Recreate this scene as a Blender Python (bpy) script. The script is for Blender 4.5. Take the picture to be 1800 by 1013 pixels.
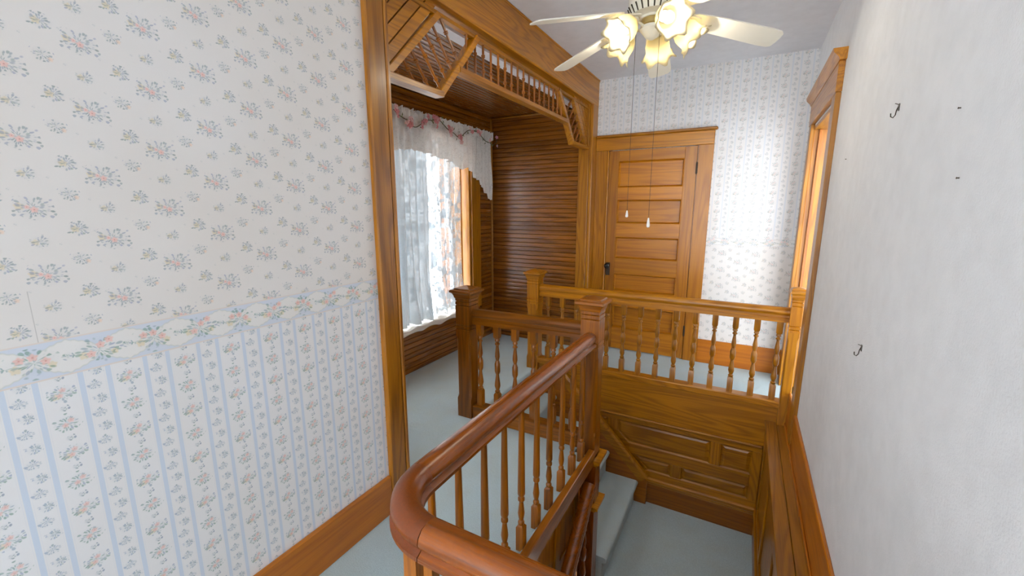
import bpy, bmesh, math, random
from mathutils import Vector, Matrix
PI = math.pi
random.seed(7)
scene = bpy.context.scene
for o in list(bpy.data.objects): bpy.data.objects.remove(o)
COL = scene.collection

# ------------------------------------------------------------------ camera, world, exposure
cam_data = bpy.data.cameras.new('camera'); cam = bpy.data.objects.new('camera', cam_data); COL.objects.link(cam)
cam_data.sensor_width = 36.0; cam_data.lens = 740.0/1800.0*36.0; cam_data.clip_start = 0.02
cam.location = (0, 0, 1.5)
cam.rotation_euler = (math.radians(90-10.8), 0, math.radians(28.85))
scene.camera = cam

world = bpy.data.worlds.new('overcast_sky'); scene.world = world; world.use_nodes = True
bg = world.node_tree.nodes['Background']
bg.inputs[0].default_value = (0.93, 0.965, 1.0, 1); bg.inputs[1].default_value = 5.6
scene.view_settings.view_transform = 'Standard'; scene.view_settings.look = 'None'
scene.view_settings.gamma = 1.0; scene.view_settings.use_curve_mapping = False
scene.view_settings.exposure = 0.58
BULB_WATTS = 3.6

# ------------------------------------------------------------------ helpers: naming
def lin(c):
    return tuple((v/255/12.92 if v/255 <= .04045 else ((v/255+.055)/1.055)**2.4) for v in c)
def link(name, me, parent=None):
    o = bpy.data.objects.new(name, me); COL.objects.link(o)
    if parent is not None: o.parent = parent
    return o
def tag(o, label=None, cat=None, group=None, kind=None):
    if label: o['label'] = label
    if cat: o['category'] = cat
    if group: o['group'] = group
    if kind: o['kind'] = kind
    return o
def thing(name, loc, label, cat, group=None):
    return tag(_at(link(name, None), loc), label, cat, group)
def _at(o, loc): o.location = loc; return o
def struct(o, label, cat=None): return tag(o, label, cat, None, 'structure')
def empty_struct(name, loc, label): return struct(_at(link(name, None), loc), label, name.split('_')[0])

# ------------------------------------------------------------------ helpers: mesh
class MB:
    def __init__(s): s.v = []; s.f = []; s.mi = []; s.m = 0
    def add(s, vs, fs):
        n = len(s.v); s.v += [tuple(v) for v in vs]
        for f in fs: s.f.append(tuple(i+n for i in f)); s.mi.append(s.m)
        return s
    def box(s, x0, y0, z0, x1, y1, z1, b=0.0):
        x0, x1 = min(x0, x1), max(x0, x1); y0, y1 = min(y0, y1), max(y0, y1); z0, z1 = min(z0, z1), max(z0, z1)
        if b <= 0:
            v = [(x, y, z) for z in (z0, z1) for y in (y0, y1) for x in (x0, x1)]
            return s.add(v, [(0,2,3,1),(4,5,7,6),(0,1,5,4),(2,6,7,3),(0,4,6,2),(1,3,7,5)])
        b = min(b, (x1-x0)*.45, (y1-y0)*.45, (z1-z0)*.45)
        c = ((x0, x1), (y0, y1), (z0, z1)); v = []; idx = {}
        for i in (0, 1):
            for j in (0, 1):
                for k in (0, 1):
                    for a in range(3):
                        p = [c[0][i], c[1][j], c[2][k]]; s3 = (i, j, k)
                        for q in range(3):
                            if q != a: p[q] += b if s3[q] == 0 else -b
                        idx[(i, j, k, a)] = len(v); v.append(p)
        f = []
        for a in range(3):
            o1, o2 = (a+1) % 3, (a+2) % 3
            for e in (0, 1):
                q = []
                for (m, n) in ((0,0),(1,0),(1,1),(0,1)):
                    t = [0,0,0]; t[a] = e; t[o1] = m; t[o2] = n; q.append(idx[(*t, a)])
                f.append(q if e else q[::-1])
            for m in (0, 1):
                for n in (0, 1):
                    t0 = [0,0,0]; t1 = [0,0,0]; t0[o1] = t1[o1] = m; t0[o2] = t1[o2] = n; t1[a] = 1
                    q = [idx[(*t0, o1)], idx[(*t1, o1)], idx[(*t1, o2)], idx[(*t0, o2)]]
                    f.append(q if m != n else q[::-1])
        for i in (0, 1):
            for j in (0, 1):
                for k in (0, 1):
                    q = [idx[(i,j,k,0)], idx[(i,j,k,1)], idx[(i,j,k,2)]]
                    f.append(q if (i+j+k) % 2 else q[::-1])
        return s.add(v, f)
    def prism(s, poly, axis, a0, a1):
        # poly in the two remaining axes, in order (x->y,z ; y->x,z ; z->x,y)
        n = len(poly)
        def P(p, a): return {'x': (a, p[0], p[1]), 'y': (p[0], a, p[1]), 'z': (p[0], p[1], a)}[axis]
        v = [P(p, a0) for p in poly] + [P(p, a1) for p in poly]
        f = [tuple(range(n))[::-1], tuple(range(n, 2*n))] + [(i, (i+1) % n, (i+1) % n+n, i+n) for i in range(n)]
        return s.add(v, f)
    def lathe(s, prof, seg=16, c=(0, 0, 0), sq=False, cap=True, M=None):
        if sq: seg = 4
        v = []; off = PI/4 if sq else 0; k = math.sqrt(2) if sq else 1
        for r, z in prof:
            for i in range(seg):
                a = off+2*PI*i/seg; p = Vector((k*r*math.cos(a), k*r*math.sin(a), z))
                if M is not None: p = M @ p
                v.append((p.x+c[0], p.y+c[1], p.z+c[2]))
        f = []
        for j in range(len(prof)-1):
            for i in range(seg):
                i2 = (i+1) % seg; f.append((j*seg+i, j*seg+i2, (j+1)*seg+i2, (j+1)*seg+i))
        if cap:
            f.append(tuple(range(seg))[::-1]); f.append(tuple(range((len(prof)-1)*seg, len(prof)*seg)))
        return s.add(v, f)
    def sweep(s, prof, path, up=Vector((0, 0, 1)), cap=True, closed=True):
        path = [Vector(p) for p in path]; n = len(prof); v = []
        for i, p in enumerate(path):
            t = (path[min(i+1, len(path)-1)]-path[max(i-1, 0)]).normalized()
            side = t.cross(up).normalized(); u2 = side.cross(t).normalized()
            for a, b in prof: v.append(p+side*a+u2*b)
        f = []
        for j in range(len(path)-1):
            for i in range(n if closed else n-1):
                i2 = (i+1) % n; f.append((j*n+i, j*n+i2, (j+1)*n+i2, (j+1)*n+i))
        if cap and closed: f.append(tuple(range(n))[::-1]); f.append(tuple(range((len(path)-1)*n, len(path)*n)))
        return s.add(v, f)
    def tube(s, path, r, seg=8):
        up = Vector((0, 0, 1)); d = Vector(path[-1])-Vector(path[0])
        if abs(d.normalized().z) > .95: up = Vector((0, 1, 0))
        return s.sweep([(r*math.cos(2*PI*i/seg), r*math.sin(2*PI*i/seg)) for i in range(seg)], path, up)
    def mesh(s, name, mats, smooth=False):
        me = bpy.data.meshes.new(name); me.from_pydata(s.v, [], s.f)
        for m in (mats if isinstance(mats, (list, tuple)) else [mats]): me.materials.append(m)
        if any(s.mi): me.polygons.foreach_set('material_index', s.mi)
        bm = bmesh.new(); bm.from_mesh(me); bmesh.ops.recalc_face_normals(bm, faces=bm.faces); bm.to_mesh(me); bm.free()
        if smooth:
            me.polygons.foreach_set('use_smooth', [True]*len(me.polygons))
            if smooth != 'all': me.set_sharp_from_angle(angle=math.radians(38))
        me.update(); return me
    def build(s, name, mats, parent=None, smooth=False):
        return link(name, s.mesh(name, mats, smooth), parent)

def copies(src_mesh, name, parent, locs):
    return [_at(link(name, src_mesh, parent), l) for l in locs]
def box(name, mat, parent, *a, b=.003): return MB().box(*a, b=b).build(name, mat, parent)

# ------------------------------------------------------------------ helpers: materials
class NG:
    def __init__(s, name):
        s.mat = bpy.data.materials.new(name); s.mat.use_nodes = True
        s.nt = s.mat.node_tree; s.nt.nodes.clear()
        s.out = s.nt.nodes.new('ShaderNodeOutputMaterial')
    def new(s, t, **kw):
        n = s.nt.nodes.new(t)
        for k, v in kw.items(): setattr(n, k, v)
        return n
    def put(s, sock, v):
        if isinstance(v, bpy.types.NodeSocket): s.nt.links.new(v, sock)
        elif v is not None:
            if sock.type == 'RGBA' and len(v) == 3: v = (*v, 1)
            sock.default_value = v
    def m(s, op, a, b=None, c=None, clamp=False):
        n = s.new('ShaderNodeMath', operation=op, use_clamp=clamp)
        s.put(n.inputs[0], a)
        if b is not None: s.put(n.inputs[1], b)
        if c is not None: s.put(n.inputs[2], c)
        return n.outputs[0]
    def mix(s, f, a, b, blend='MIX'):
        n = s.new('ShaderNodeMix', data_type='RGBA', blend_type=blend)
        s.put(n.inputs[0], f); s.put(n.inputs[6], a); s.put(n.inputs[7], b); return n.outputs[2]
    def mp(s, v, a, b, c=0., d=1.):
        n = s.new('ShaderNodeMapRange', clamp=True); s.put(n.inputs[0], v)
        for i, q in enumerate((a, b, c, d)): s.put(n.inputs[i+1], q)
        return n.outputs[0]
    def noise(s, vec, scale, detail=2, rough=.5, dist=0.):
        n = s.new('ShaderNodeTexNoise'); s.put(n.inputs['Vector'], vec)
        for k, q in (('Scale', scale), ('Detail', detail), ('Roughness', rough), ('Distortion', dist)): s.put(n.inputs[k], q)
        return n
    def voro(s, vec, scale=1., rnd=1.):
        n = s.new('ShaderNodeTexVoronoi'); s.put(n.inputs['Vector'], vec); s.put(n.inputs['Scale'], scale); s.put(n.inputs['Randomness'], rnd); return n
    def xyz(s, x, y, z):
        n = s.new('ShaderNodeCombineXYZ'); s.put(n.inputs[0], x); s.put(n.inputs[1], y); s.put(n.inputs[2], z); return n.outputs[0]
    def obj(s): return s.new('ShaderNodeTexCoord').outputs['Object']
    def sep(s, v):
        n = s.new('ShaderNodeSeparateXYZ'); s.put(n.inputs[0], v); return n.outputs
    def vm(s, op, a, b):
        n = s.new('ShaderNodeVectorMath', operation=op); s.put(n.inputs[0], a); s.put(n.inputs[1], b); return n.outputs[0]
    def bump(s, h, strength=.3, dist=.002):
        n = s.new('ShaderNodeBump'); s.put(n.inputs['Height'], h); s.put(n.inputs['Strength'], strength); s.put(n.inputs['Distance'], dist); return n.outputs[0]
    def ramp(s, fac, stops):
        n = s.new('ShaderNodeValToRGB'); s.put(n.inputs[0], fac); e = n.color_ramp.elements
        while len(e) < len(stops): e.new(.5)
        for q, (p, c) in zip(e, stops): q.position = p; q.color = (*c, 1)
        return n.outputs[0]
    def pbr(s, color, rough=.5, normal=None, spec=.5, **kw):
        n = s.new('ShaderNodeBsdfPrincipled'); s.put(n.inputs['Base Color'], color); s.put(n.inputs['Roughness'], rough)
        n.inputs['Specular IOR Level'].default_value = spec
        if normal is not None: s.put(n.inputs['Normal'], normal)
        for k, v in kw.items(): s.put(n.inputs[k.replace('_', ' ')], v)
        s.nt.links.new(n.outputs[0], s.out.inputs[0]); return n

def wood(name, dark, light, axis, rough=.36, coat=.25, ring=1.0, scale=1.0):
    g = NG(name)
    rnd = g.new('ShaderNodeObjectInfo').outputs['Random']
    off = g.xyz(g.m('MULTIPLY', rnd, 7.3), g.m('MULTIPLY', rnd, 13.7), g.m('MULTIPLY', rnd, 5.1))
    p = g.vm('ADD', g.obj(), off)
    st = [1., 1., 1.]; st['xyz'.index(axis)] = .07
    q = g.vm('MULTIPLY', p, tuple(st))
    h = g.noise(q, 7*scale, 2, .5, .5).outputs[0]
    rings = g.m('MULTIPLY_ADD', g.m('SINE', g.m('MULTIPLY', h, 78*ring)), .5, .5)
    rings = g.m('POWER', rings, 1.6)
    st2 = [1., 1., 1.]; st2['xyz'.index(axis)] = .025
    fib = g.noise(g.vm('MULTIPLY', p, tuple(st2)), 190, 3, .6).outputs[0]
    big = g.noise(q, 3.0, 2).outputs[0]
    f = g.m('ADD', g.m('MULTIPLY', rings, .44), g.m('MULTIPLY', g.mp(fib, .3, .7), .38))
    f = g.m('ADD', f, g.m('MULTIPLY_ADD', big, .6, -.3), clamp=True)
    c = g.mix(f, tuple(v*.9 for v in lin(light)), tuple(v*.88 for v in lin(dark)))
    val = g.m('MULTIPLY_ADD', g.m('FRACT', g.m('MULTIPLY', rnd, 37.7)), .34, .80)
    c = g.mix(1., c, g.xyz(val, val, val), 'MULTIPLY')
    hs = g.new('ShaderNodeHueSaturation'); hs.inputs['Saturation'].default_value = 1.1; hs.inputs['Value'].default_value = .93; g.put(hs.inputs['Color'], c); c = hs.outputs[0]
    nrm = g.bump(g.m('ADD', g.m('MULTIPLY', rings, .4), fib), .18, .0012)
    g.pbr(c, g.m('MULTIPLY_ADD', fib, .15, rough-.07), nrm, .5, Coat_Weight=coat, Coat_Roughness=.22)
    return g.mat

def woods(name, dark, light, **kw): return {a: wood(name+'_'+a, dark, light, a, **kw) for a in 'xyz'}
OAK = woods('golden_oak', (140, 82, 22), (204, 140, 58))            # door, portal, far balustrade
PINE = woods('varnished_pine', (160, 92, 22), (206, 136, 48), ring=.6)   # back door
RED = woods('red_brown_oak', (88, 42, 15), (160, 88, 36), rough=.28, coat=.4)   # handrails
BAL = woods('amber_oak', (116, 62, 16), (184, 112, 40), rough=.3)   # balusters
BEAD = woods('dark_beadboard', (96, 56, 26), (166, 108, 58), rough=.25, coat=.5, ring=.6)
WALNUT = woods('brown_walnut_stain', (100, 56, 22), (164, 102, 46), rough=.3)
BASE = woods('orange_fir', (160, 86, 22), (202, 124, 42), ring=.45)
CAS = woods('brown_casing', (104, 58, 20), (192, 130, 62), ring=1.1)
PANEL = woods('panel_oak', (126, 74, 20), (194, 132, 52))

REDC = wood('red_brown_oak_bend', (100, 48, 18), (146, 76, 32), 'z', rough=.3, coat=.4, ring=.2, scale=.3)
def plain(name, c, rough=.5, metal=0., spec=.5, **kw):
    g = NG(name); n = g.pbr(lin(c), rough, None, spec, **kw); n.inputs['Metallic'].default_value = metal; return g.mat
WHITE_PAINT = plain('white_enamel', (232, 228, 214), .4)
BRASSY = plain('pale_brass', (196, 172, 112), .35, .6)
BLACK = plain('black_porcelain', (22, 20, 20), .12)
IRON = plain('dark_iron', (70, 60, 50), .45, .7)
WIRE = plain('steel_wire', (120, 118, 112), .35, .9)
DARK_GAP = plain('dark_slot', (60, 50, 36), .8)
CERAMIC = plain('white_ceramic', (238, 236, 230), .2)

def plaster(name, c, amt=.35, sc=160):
    g = NG(name); p = g.obj()
    n1 = g.noise(p, sc, 4, .6).outputs[0]; n2 = g.noise(p, 14, 3).outputs[0]
    col = g.mix(g.mp(n2, .35, .75), lin(c), tuple(v*.94 for v in lin(c)))
    g.pbr(col, .75, g.bump(g.m('ADD', n1, g.m('MULTIPLY', n2, .6)), amt, .004), .2); return g.mat
PLASTER = plaster('white_textured_plaster', (236, 238, 240))
CEIL = plaster('ceiling_paint', (234, 234, 238), .12, 60)

def carpet():
    g = NG('pale_blue_green_carpet'); p = g.obj()
    n1 = g.noise(p, 250, 4, .75).outputs[0]; n2 = g.noise(p, 5, 3, .6).outputs[0]; n3 = g.noise(p, 60, 3, .6).outputs[0]
    c = g.mix(g.mp(n1, .25, .75), lin((156, 178, 184)), lin((208, 224, 228)))
    c = g.mix(g.m('MULTIPLY', g.mp(n2, .4, .7), .25), c, lin((182, 186, 170)))
    g.pbr(c, .95, g.bump(g.m('ADD', n1, g.m('MULTIPLY', n3, .7)), .7, .006), .1, Sheen_Weight=.15); return g.mat
CARPET = carpet()

# wallpaper -----------------------------------------------------------------
LEAF = [(0., lin((96, 124, 122))), (.3, lin((128, 146, 158))), (.55, lin((150, 158, 188))), (.8, lin((118, 148, 136))), (1., lin((160, 172, 186)))]
BLUEISH = [(0., lin((104, 138, 160))), (.4, lin((140, 162, 190))), (.75, lin((124, 152, 150))), (1., lin((166, 178, 200)))]
GREEN = [(0., lin((92, 140, 122))), (.45, lin((124, 162, 146))), (.75, lin((140, 156, 186))), (1., lin((150, 176, 164)))]
class Paper(NG):
    def __init__(s, name, axis):
        super().__init__(name); s.axis = axis; o = s.sep(s.obj()); s.u = o[{'x': 0, 'y': 1}[axis]]; s.w = o[2]
    def cell(s, u0, w0, pu, pw, drop=0.):
        a = s.m('DIVIDE', s.m('SUBTRACT', s.u, u0), pu); c = s.m('ROUND', a)
        du = s.m('MULTIPLY', s.m('SUBTRACT', a, c), pu)
        b = s.m('SUBTRACT', s.m('DIVIDE', s.m('SUBTRACT', s.w, w0), pw), s.m('MULTIPLY', c, drop)) if drop else s.m('DIVIDE', s.m('SUBTRACT', s.w, w0), pw)
        return du, s.m('MULTIPLY', s.m('SUBTRACT', b, s.m('ROUND', b)), pw)
    def bouquet(s, col, d, R, N, leaf, seed, ramp, k=.6, asp=1.15, thr=.53, inner=0.):
        du, dw = d; x = s.m('DIVIDE', du, asp)
        r = s.m('SQRT', s.m('ADD', s.m('MULTIPLY', x, x), s.m('MULTIPLY', dw, dw)))
        th = s.m('ARCTAN2', dw, x)
        v = s.voro(s.xyz(s.m('MULTIPLY', th, N/(2*PI)), s.m('DIVIDE', r, leaf), seed), 1., .85)
        c3 = s.sep(v.outputs['Color'])
        inside = s.m('LESS_THAN', r, s.m('MULTIPLY_ADD', c3[0], R*.55, R*.6))
        m = s.m('MULTIPLY', s.mp(v.outputs['Distance'], thr, thr-.2), inside)
        col = s.mix(s.m('MULTIPLY', s.mp(r, R, R*.5), .16*k), col, lin((150, 170, 176)))
        return s.mix(s.m('MULTIPLY', m, k), col, s.ramp(c3[1], ramp))
    def blob(s, col, d, ox, oy, R, c, k=.8, dot=None):
        du, dw = d; x = s.m('SUBTRACT', du, ox); y = s.m('SUBTRACT', dw, oy)
        r = s.m('SQRT', s.m('ADD', s.m('MULTIPLY', x, x), s.m('MULTIPLY', y, y)))
        th = s.m('ARCTAN2', y, x)
        rr = s.m('MULTIPLY_ADD', s.m('SINE', s.m('MULTIPLY', th, 5.)), R*.13, R*.9)
        m = s.mp(s.m('SUBTRACT', rr, r), -.001, .002)
        col = s.mix(s.m('MULTIPLY', m, k), col, lin(c))
        if dot: col = s.mix(s.m('MULTIPLY', s.mp(r, R*.28, R*.08), .55), col, lin(dot))
        return col
    def finish(s, col):
        if s.axis == 'x':
            hs = s.new('ShaderNodeHueSaturation'); hs.inputs['Saturation'].default_value = .5; s.put(hs.inputs['Color'], col); col = hs.outputs[0]
        p = s.obj(); n = s.noise(p, 2.2, 3).outputs[0]
        col = s.mix(s.mp(n, .35, .75, 0., .5), col, s.mix(1., col, lin((246, 240, 232)), 'MULTIPLY'))
        s.pbr(col, .62, s.bump(s.noise(p, 300, 2).outputs[0], .06, .001), .25); return s.mat
PINK, REDDOT, YEL, PEACH = (236, 194, 186), (196, 110, 104), (228, 210, 168), (236, 204, 180)
BGC = (226, 222, 219)
def paper_floral(axis, u0, w0, pu=.132, pw=.1555):
    s = Paper('wallpaper_bouquets_'+axis, axis); col = lin(BGC); col = s.mix(0., col, col); e = pu/.132
    d = s.cell(u0+.53*pu, w0+.68*pw, pu, pw, .5)
    col = s.blob(col, d, -.007, -.001, .0085, YEL, .6); col = s.bouquet(col, d, .0185, 20, .0085, 3.3, LEAF, asp=1.25)
    d = s.cell(u0+.477*pu, w0+.22*pw, pu, pw, .5)
    col = s.blob(col, d, .013, -.009, .0055, PEACH, .6); col = s.bouquet(col, d, .0165, 19, .0082, 8.1, LEAF)
    d = s.cell(u0, w0+.5*pw, pu, pw, .5)
    col = s.blob(col, d, -.008, -.001, .0075, YEL, .55); col = s.bouquet(col, d, .0165, 18, .0082, 5.7, LEAF, asp=1.2)
    d = s.cell(u0+.25*pu, w0+.45*pw, pu*.5, pw*.5, .37); col = s.bouquet(col, d, .004, 4, .004, 1.9, LEAF, .35)
    d = s.cell(u0, w0, pu, pw, .5)
    col = s.blob(col, d, -.022, .004, .009, YEL, .55)
    col = s.bouquet(col, d, .031, 29, .0092, 2.2, LEAF)
    for (a, b, r) in ((.001, -.004, .0075), (-.010, .002, .0052)): col = s.blob(col, d, a, b, r, PINK, .8, REDDOT)
    if axis == 'y':
        sm = s.m('MULTIPLY', s.mp(s.m('ABSOLUTE', s.m('SUBTRACT', s.u, .2945)), .0011, .0004), s.m('LESS_THAN', s.w, 1.31))
        col = s.mix(s.m('MULTIPLY', sm, .45), col, lin((150, 146, 142)))
    return s.finish(col)
def paper_stripe(axis, u0, w0, pu=.132):
    s = Paper('wallpaper_stripes_'+axis, axis); c = lin((229, 228, 229)); col = s.mix(0., c, c)
    k = pu/.132
    for (o, hw) in ((.0395*k, .0052), (-.0395*k, .0052)):
        a = s.m('DIVIDE', s.m('SUBTRACT', s.u, u0+o), pu); du = s.m('ABSOLUTE', s.m('MULTIPLY', s.m('SUBTRACT', a, s.m('ROUND', a)), pu))
        w = s.noise(s.obj(), 700, 1).outputs[0]
        col = s.mix(s.m('MULTIPLY', s.mp(du, hw+.0008, hw-.0004), s.m('MULTIPLY_ADD', w, .3, .55)), col, lin((194, 209, 228)))
        col = s.mix(s.m('MULTIPLY', s.mp(s.m('ABSOLUTE', s.m('SUBTRACT', du, hw+.0035)), .0012, .0004), .25), col, lin((214, 217, 226)))
    d = s.cell(u0+pu/2-.0045, w0, pu, .0775); col = s.bouquet(col, d, .0145, 16, .0075, 4.4, BLUEISH, .62)
    d = s.cell(u0+pu/2+.0045, w0+.0385, pu, .0775); col = s.bouquet(col, d, .0145, 16, .0075, 9.4, BLUEISH, .62)
    d = s.cell(u0, w0+.0395, pu, .079); col = s.bouquet(col, d, .0085, 6, .0055, 6.1, LEAF, .75)
    d = s.cell(u0, w0, pu, .158)
    col = s.blob(col, d, -.01, -.006, .009, YEL, .5); col = s.bouquet(col, d, .0235, 23, .0088, 7.7, GREEN,  .62)
    for (a, b) in ((.003, .008), (-.003, -.005)): col = s.blob(col, d, a, b, .0068, PINK, .65, (214, 150, 150))
    d = s.cell(u0, w0+.079, pu, .158)
    col = s.bouquet(col, d, .0235, 23, .0088, 12.7, GREEN,  .62)
    for (a, b) in ((.007, .006), (-.004, -.004)): col = s.blob(col, d, a, b, .0068, PINK, .65, (214, 150, 150))
    return s.finish(col)
def paper_border(axis, u0, z0, z1, pu=.233):
    s = Paper('wallpaper_border_'+axis, axis); zc = (z0+z1)/2; hh = (z1-z0)/2
    blue, cream = lin((210, 216, 227)), lin((229, 227, 225))
    a = s.m('DIVIDE', s.m('SUBTRACT', s.u, u0), pu/2); fr = s.m('ABSOLUTE', s.m('SUBTRACT', a, s.m('ROUND', a)))   # 0 at bouquet, .5 between
    wid = s.m('MULTIPLY_ADD', s.m('SQRT', s.m('MULTIPLY', fr, 2.)), hh*.78, hh*.1)
    wid = s.m('ADD', wid, s.m('MULTIPLY', s.m('SINE', s.m('MULTIPLY', s.u, 2*PI/.0146)), .0010))
    dz = s.m('ABSOLUTE', s.m('SUBTRACT', s.w, zc))
    col = s.mix(s.mp(s.m('SUBTRACT', wid, dz), -.001, .002), blue, cream)
    col = s.mix(s.m('MULTIPLY', s.mp(s.m('ABSOLUTE', s.m('SUBTRACT', wid, dz)), .003, .0008), .3), col, lin((196, 196, 168)))
    col = s.mix(s.m('MULTIPLY', s.mp(dz, hh-.0045, hh-.003), .8), col, lin((226, 212, 200)))
    d = s.cell(u0+pu/4, zc, pu/2, 9.); col = s.bouquet(col, d, .011, 7, .0065, 3.9, GREEN, .7)
    for i, (off, bl) in enumerate(((0., ((-.022, .012), (0, .014), (.02, .0)))  , (pu/2, ((-.016, -.008), (.004, .012), (.022, .022))))):
        d = s.cell(u0+off, zc, pu, 9.)
        col = s.blob(col, d, -.03, -.008, .011, YEL, .6); col = s.blob(col, d, .03, -.012, .009, YEL, .6)
        col = s.bouquet(col, d, .036, 24, .0125, 3.1+i*5, GREEN,  .62, asp=1.35)
        for (x, y) in bl: col = s.blob(col, d, x, y, .0098, PINK, .8, (206, 120, 112))
    return s.finish(col)

# lace and cloth --------------------------------------------------------------
def lace(name, dens, holes, tint=(244, 246, 248), tl=.16, floor_=.6):
    g = NG(name); uv = g.new('ShaderNodeUVMap').outputs[0]
    fl = g.noise(uv, 9, 3, .6, .8).outputs[0]
    v = g.voro(uv, 70).outputs['Distance']; v2 = g.voro(uv, 22).outputs['Distance']
    motif = g.m('MAXIMUM', g.mp(fl, .5, .56), g.mp(v2, .3, .22))
    net = g.mp(v, .25, .5)
    a = g.m('ADD', g.m('MULTIPLY', motif, 1.0-holes), g.m('MULTIPLY', net, dens), clamp=True)
    a = g.m('MULTIPLY_ADD', a, 1-floor_, floor_, clamp=True)
    d = g.new('ShaderNodeBsdfDiffuse'); d.inputs[0].default_value = (*lin(tint), 1)
    t = g.new('ShaderNodeBsdfTranslucent'); t.inputs[0].default_value = (*lin(tint), 1)
    m1 = g.new('ShaderNodeMixShader'); m1.inputs[0].default_value = tl
    g.nt.links.new(d.outputs[0], m1.inputs[1]); g.nt.links.new(t.outputs[0], m1.inputs[2])
    tr = g.new('ShaderNodeBsdfTransparent'); m2 = g.new('ShaderNodeMixShader'); g.put(m2.inputs[0], a)
    g.nt.links.new(tr.outputs[0], m2.inputs[1]); g.nt.links.new(m1.outputs[0], m2.inputs[2])
    g.nt.links.new(m2.outputs[0], g.out.inputs[0]); return g.mat
LACE = lace('white_lace', .8, .02, (226, 236, 242), .05, .93); SHEER = lace('sheer_lace', .3, .2, (222, 232, 238), .05, .5); VAL = lace('dense_lace', .9, .02, (244, 242, 238), .10, .8)
def glass():
    g = NG('window_glass'); tr = g.new('ShaderNodeBsdfTransparent'); gl = g.new('ShaderNodeBsdfGlossy'); gl.inputs['Roughness'].default_value = .02
    m = g.new('ShaderNodeMixShader'); m.inputs[0].default_value = .06
    g.nt.links.new(tr.outputs[0], m.inputs[1]); g.nt.links.new(gl.outputs[0], m.inputs[2]); g.nt.links.new(m.outputs[0], g.out.inputs[0]); return g.mat
GLASS = glass()
def frosted():
    g = NG('frosted_shade_glass'); d = g.new('ShaderNodeBsdfDiffuse'); d.inputs[0].default_value = (*lin((228, 222, 200)), 1)
    t = g.new('ShaderNodeBsdfTranslucent'); t.inputs[0].default_value = (*lin((206, 196, 164)), 1)
    m = g.new('ShaderNodeMixShader'); m.inputs[0].default_value = .6
    g.nt.links.new(d.outputs[0], m.inputs[1]); g.nt.links.new(t.outputs[0], m.inputs[2]); g.nt.links.new(m.outputs[0], g.out.inputs[0]); return g.mat
FROST = frosted()
def emis(name, c, st):
    g = NG(name); e = g.new('ShaderNodeEmission'); e.inputs[0].default_value = (*lin(c), 1); e.inputs[1].default_value = st
    g.nt.links.new(e.outputs[0], g.out.inputs[0]); return g.mat
BULB = emis('lit_bulb', (255, 242, 206), 3.0)
SASH = plain('white_sash_paint', (226, 230, 232), .45)
PETAL = plain('pink_silk_petal', (224, 150, 152), .7); PETAL2 = plain('pale_pink_silk_petal', (236, 196, 194), .7)
LEAFM = plain('green_silk_leaf', (104, 112, 62), .6); VINE = plain('brown_vine', (96, 84, 48), .7)

# ================================================================== STRUCTURE
XL, XR, YB, ZC = -1.44, .392, 4.37, 2.745
AW, AE, AN, AC = -2.60, 4.22, 1.50, 2.47       # alcove: window wall, end wall, near wall, ceiling
Y0 = -3.4
NOSE = -1.65
b = MB()
for r in ((XL, Y0, -.725, 2.285), (XL, 2.285, -.815, 2.425), (-.725, Y0, XR, .68), (AW-.3, AN-.1, NOSE, YB), (NOSE, AN-.1, XL, 2.425), (NOSE, 3.455, XR, YB), (XR, 2.2, 2.6, YB+.6)):
    b.box(r[0], r[1], -.055, r[2], r[3], 0)
struct(b.build('floor', CARPET), 'pale blue green carpet of the upper hall and landing', 'floor')
fl = bpy.data.objects['floor']
q = MB(); pts = [(-.733+.002*math.sin(i*2.1), .9+i*.0172, .003+.003*math.sin(i*1.3)) for i in range(80)]
q.tube(pts, .012, 8); q.build('carpet_edge', CARPET, fl, True)
struct(MB().box(-.66, 2.36, -1.10, .40, 3.50, -1.03).build('floor_landing', CARPET), 'blue carpeted lower landing at the turn of the stairs', 'floor')
struct(MB().box(-.86, Y0, -2.86, .40, 2.3, -2.78).build('floor_lower', CARPET), 'carpet at the foot of the lower stairs', 'floor')
struct(MB().box(XL-.14, Y0, ZC, XR+.12, YB+.12, ZC+.1).build('ceiling', CEIL), 'plain off white hall ceiling', 'ceiling')

# papered walls, split where the border runs
def paper_wall(name, axis, at, a0, a1, zb, zt, order, out, label):
    me_b = MB(); zs = [-.06, zb, zt, ZC]
    for i in range(3):
        me_b.m = i
        if axis == 'y': me_b.box(at, a0, zs[i], at+out, a1, zs[i+1])
        else: me_b.box(a0, at, zs[i], a1, at+out, zs[i+1])
    return struct(me_b.build(name, order), label, 'wall')
FL_Y, ST_Y, BO_Y = paper_floral('y', .332, 1.655), paper_stripe('y', .3135, 1.050), paper_border('y', .280, 1.092, 1.187)
FL_X, ST_X, BO_X = paper_floral('x', -.176, 1.085, .1365), paper_stripe('x', -.396, 2.575, .1425), paper_border('x', -.16, 1.158, 1.226)
paper_wall('wall_left', 'y', XL, Y0, 1.36, 1.092, 1.187, [ST_Y, BO_Y, FL_Y], -.12, 'left wall papered with pastel bouquets over striped flower paper')
paper_wall('wall_back', 'x', YB, XL-.1, XR+.12, 1.158, 1.226, [FL_X, BO_X, ST_X], .12, 'far wall papered with stripes above and bouquets below')

# right wall with a doorway
DY0, DY1, DZ = 3.13, 4.12, 2.11
b = MB()
b.box(XR, Y0, -2.8, XR+.12, DY0, ZC); b.box(XR, DY1, -.06, XR+.12, YB, ZC); b.box(XR, DY0, DZ, XR+.12, DY1, ZC); b.box(XR, DY0, -2.8, XR+.12, DY1, 0.0)
struct(b.build('wall_right', PLASTER), 'white rough plastered wall along the stairwell', 'wall')

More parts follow.
